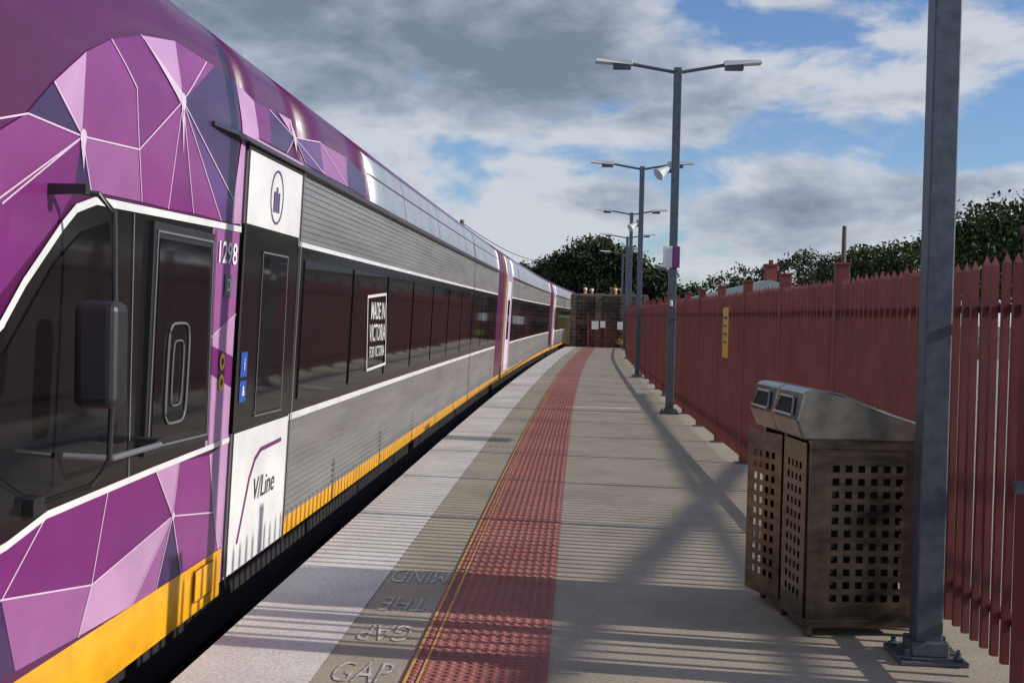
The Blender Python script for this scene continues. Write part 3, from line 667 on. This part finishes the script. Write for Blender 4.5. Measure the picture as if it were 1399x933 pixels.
HS=empty('brick_house',(14,92,-.3)); a=Acc(); a.box((0,0,1.7),(11,8,3.4),'wallc')
a.prism([(-6,3.4),(6,3.4),(0,4.9)],-4.4,4.4,'tin'); a.box((.3,-3,4.9),(.85,.85,2.2),'chim'); a.box((.3,-3,6.05),(1.0,1.0,.15),'chim'); a.box((.3,-3,6.25),(.3,.3,.35),'chim')
for x in (-3,3): a.box((x,-4.03,1.7),(1.4,.06,1.2),'glass')
a.box((0,-4.03,1.1),(.95,.06,2.1),'wood'); a.obj('house',HS)
SH=empty('metal_shed',(9.6,118,-.3)); a=Acc(); a.box((0,0,1.4),(7,6,2.8),'tin'); a.prism([(-3.8,2.8),(3.8,2.8),(3.8,3.1),(-3.8,3.6)],-3.4,3.4,'tin'); a.box((0,-3.03,1.2),(2.4,.05,2.2),'greyp'); a.obj('shed',SH)

def pole(x,y,h):
    e=empty('utility_pole',(x,y,-.3)); a=Acc(); a.tube([(0,0,0),(0,0,h)],[.16,.11],'wood',10)
    a.obj('pole',e)
pole(13.7,62,6.9)
e=empty('utility_pole',(-6.1,60,-1.2)); a=Acc(); a.tube([(0,0,0),(0,0,7.6)],[.16,.11],'wood',10); a.obj('pole',e)
a=Acc(); pts=[]
for i in range(17):
    t=i/16; pts.append((-6.1+t*5.0,60+t*55,6.25+t*.9-1.0*4*t*(1-t)))
a.tube(pts,.022,'black',5); a.obj('overhead_wire')
e=empty('utility_pole',(-1.1,115,.5)); a=Acc(); a.tube([(0,0,0),(0,0,6.8)],[.16,.11],'wood',10); a.obj('pole',e)

EX=empty('excavator',(2.1,92,1.3)); a=Acc()
for s in (-1,1): a.box((s*.9,0,.35),(.5,3.0,.7),'under')
a.box((0,.3,1.0),(1.8,2.2,.6),'digger'); a.box((-.5,-.3,1.6),(.8,1.1,1.0),'digger'); a.box((-.5,-.87,1.7),(.65,.04,.6),'glass')
a.tube([(.2,-.8,1.2),(.4,-1.3,2.5),(1.0,-1.7,2.4)],[.12,.13,.10],'digger',6); a.tube([(1.0,-1.7,2.4),(1.5,-1.9,1.2)],[.10,.08],'digger',6); a.box((1.5,-2.0,1.0),(.5,.4,.4),'under')
a.obj('machine',EX,bevel=.04)
def worker(x,y,z,turn):
    e=empty('track_worker',(x,y,z),turn)
    V=[(0,0,.92),(0,0,1.12),(0,0,1.40),(0,0,1.50),(0,.01,1.60),(0,.01,1.70),(.19,0,1.38),(.27,.02,1.12),(.25,.16,.92),(-.19,0,1.38),(-.27,.03,1.10),(-.24,.10,.86),(.10,0,.86),(.12,.02,.48),(.12,-.02,.06),(.12,.10,.03),(-.10,0,.86),(-.12,.02,.48),(-.13,-.02,.06),(-.13,.10,.03)]
    E=[(0,1),(1,2),(2,3),(3,4),(4,5),(2,6),(6,7),(7,8),(2,9),(9,10),(10,11),(0,12),(12,13),(13,14),(14,15),(0,16),(16,17),(17,18),(18,19)]
    Rr=[.15,.15,.16,.065,.095,.08,.075,.05,.035,.075,.05,.035,.10,.07,.05,.045,.10,.07,.05,.045]
    me=bpy.data.meshes.new('body'); me.from_pydata(V,E,[]); o=mkobj('body',me,e); sm=o.modifiers.new('k','SKIN')
    for i,s in enumerate(me.skin_vertices[0].data): s.radius=(Rr[i],Rr[i]*.8)
    me.skin_vertices[0].data[0].use_root=True
    o.modifiers.new('s','SUBSURF').levels=1; o.modifiers['s'].render_levels=1
    me.materials.append(M['hiviz'])
    a=Acc(); a.tube([(0,.01,1.69),(0,.01,1.74),(0,.01,1.79),(0,.01,1.82)],[.125,.115,.085,.02],'hat',12); a.box((0,0,.55),(.30,.2,.8),'navy'); a.tube([(0,.02,1.56),(0,.02,1.69)],[.085,.098],'skin',10); a.obj('helmet_face_trousers',e)
worker(.35,70,1.5,.4); worker(.75,72,1.5,-.6); worker(2.15,70,1.5,1.2)

# ------------------------------------------------------------------ sky
w=bpy.data.worlds.new('World'); scene.world=w; w.use_nodes=True; nt=w.node_tree; N=nt.nodes; Lk=nt.links
bg=N['Background']; bg.inputs['Strength'].default_value=.1
sky=N.new('ShaderNodeTexSky'); sky.sky_type='NISHITA'; sky.sun_disc=False; sky.sun_elevation=R(SUN_EL); sky.sun_rotation=R(90+AZ); sky.air_density=1.0; sky.dust_density=.4; sky.ozone_density=1.6
tc=N.new('ShaderNodeTexCoord')
def vm(op,a_,b_):
    n=N.new('ShaderNodeVectorMath'); n.operation=op
    for i,q in enumerate((a_,b_)):
        if q is None: continue
        if isinstance(q,tuple): n.inputs[i].default_value=q
        else: Lk.new(q,n.inputs[i])
    return n
def mth(op,a_,b_,c_=None):
    n=N.new('ShaderNodeMath'); n.operation=op
    for i,q in enumerate((a_,b_,c_)):
        if q is None: continue
        if isinstance(q,(int,float)): n.inputs[i].default_value=q
        else: Lk.new(q,n.inputs[i])
    return n.outputs[0]
def mrange(v,a0,a1,b0,b1,smooth=True):
    n=N.new('ShaderNodeMapRange'); n.interpolation_type='SMOOTHSTEP' if smooth else 'LINEAR'
    Lk.new(v,n.inputs['Value'])
    for k,q in (('From Min',a0),('From Max',a1),('To Min',b0),('To Max',b1)): n.inputs[k].default_value=q
    return n.outputs[0]
D0=tc.outputs['Generated']
def noise(vec,scale,det,rough,dist=0):
    n=N.new('ShaderNodeTexNoise'); n.inputs['Scale'].default_value=scale; n.inputs['Detail'].default_value=det; n.inputs['Roughness'].default_value=rough; n.inputs['Distortion'].default_value=dist
    Lk.new(vec,n.inputs['Vector']); return n.outputs['Fac']
st=vm('MULTIPLY',D0,(1,1,2.4)).outputs[0]
n1=noise(st,8.0,8,.56,.25); n2=noise(vm('ADD',st,(3.1,1.7,.4)).outputs[0],10,7,.58,.2)
def blob(px,py,rx,rz,s):
    d=Vector(((px-790)/1600,1,(432-py)/1600)).normalized()
    q=vm('MULTIPLY',vm('SUBTRACT',D0,tuple(d)).outputs[0],(1600/rx,1600/rx,1600/rz)).outputs[0]
    l=N.new('ShaderNodeVectorMath'); l.operation='LENGTH'; Lk.new(q,l.inputs[0])
    return mrange(l.outputs['Value'],0,1.3,s,0)
dens=n1
for b in [(430,30,540,160,.28),(820,110,300,80,.20),(710,290,200,70,.20),(1060,280,340,50,.22),(1230,120,140,32,.13),(1180,40,300,45,-.05),(1220,190,240,30,-.11),(690,205,200,20,-.12),(900,350,260,45,.10),(540,215,190,45,.12),(1330,255,120,45,.10)]:
    dens=mth('ADD',dens,blob(*b))
mask=mrange(dens,.46,.61,0,1)
dark=blob(480,40,560,180,.56)
dark=mth('ADD',dark,blob(840,125,320,85,.40)); dark=mth('ADD',dark,blob(1070,280,340,45,.42)); dark=mth('ADD',dark,blob(710,300,170,55,-.45))
shade=mth('ADD',mrange(dens,.54,.85,0,.35),mth('ADD',dark,mth('MULTIPLY',mth('SUBTRACT',n2,.5),2.2)))
rp=N.new('ShaderNodeValToRGB'); cr=rp.color_ramp; cr.elements[0].position=.05; cr.elements[0].color=(6.2,6.5,7.0,1); cr.elements[1].position=1; cr.elements[1].color=(1.95,2.3,3.0,1)
e=cr.elements.new(.5); e.color=(3.6,4.1,5.0,1)
Lk.new(shade,rp.inputs['Fac'])
tint=vm('MULTIPLY',sky.outputs[0],(.86,1.02,1.34)).outputs[0]
mx=N.new('ShaderNodeMix'); mx.data_type='RGBA'; Lk.new(mth('MULTIPLY',mask,.92),mx.inputs['Factor']); Lk.new(tint,mx.inputs['A']); Lk.new(rp.outputs[0],mx.inputs['B'])
Lk.new(mx.outputs['Result'],bg.inputs['Color'])

sl=bpy.data.lights.new('sun','SUN'); sl.energy=4.7; sl.angle=R(.53); sl.color=(1,.93,.83); so=bpy.data.objects.new('sun',sl); COL.objects.link(so)
sd=Vector((math.cos(R(SUN_EL))*math.cos(R(AZ)),-math.cos(R(SUN_EL))*math.sin(R(AZ)),math.sin(R(SUN_EL))))
so.rotation_euler=sd.to_track_quat('Z','Y').to_euler()

# ------------------------------------------------------------------ camera
yaw,pitch,roll=R(3.24),R(-1.31),R(1.3)
fw=Vector((-math.sin(yaw)*math.cos(pitch),math.cos(yaw)*math.cos(pitch),math.sin(pitch)))
r=fw.cross(Vector((0,0,1))).normalized(); u=r.cross(fw)
r2=r*math.cos(roll)+u*math.sin(roll); u2=u*math.cos(roll)-r*math.sin(roll)
cam=bpy.data.cameras.new('camera'); co=bpy.data.objects.new('camera',cam); COL.objects.link(co)
m3=Matrix((r2,u2,-fw)).transposed(); co.matrix_world=Matrix.Translation((0,0,1.6))@m3.to_4x4()
cam.sensor_width=36; cam.lens=1600/1399*36; cam.clip_end=5000; cam.clip_start=.05
scene.camera=co
scene.view_settings.view_transform='Standard'; scene.view_settings.look='None'; scene.view_settings.exposure=0
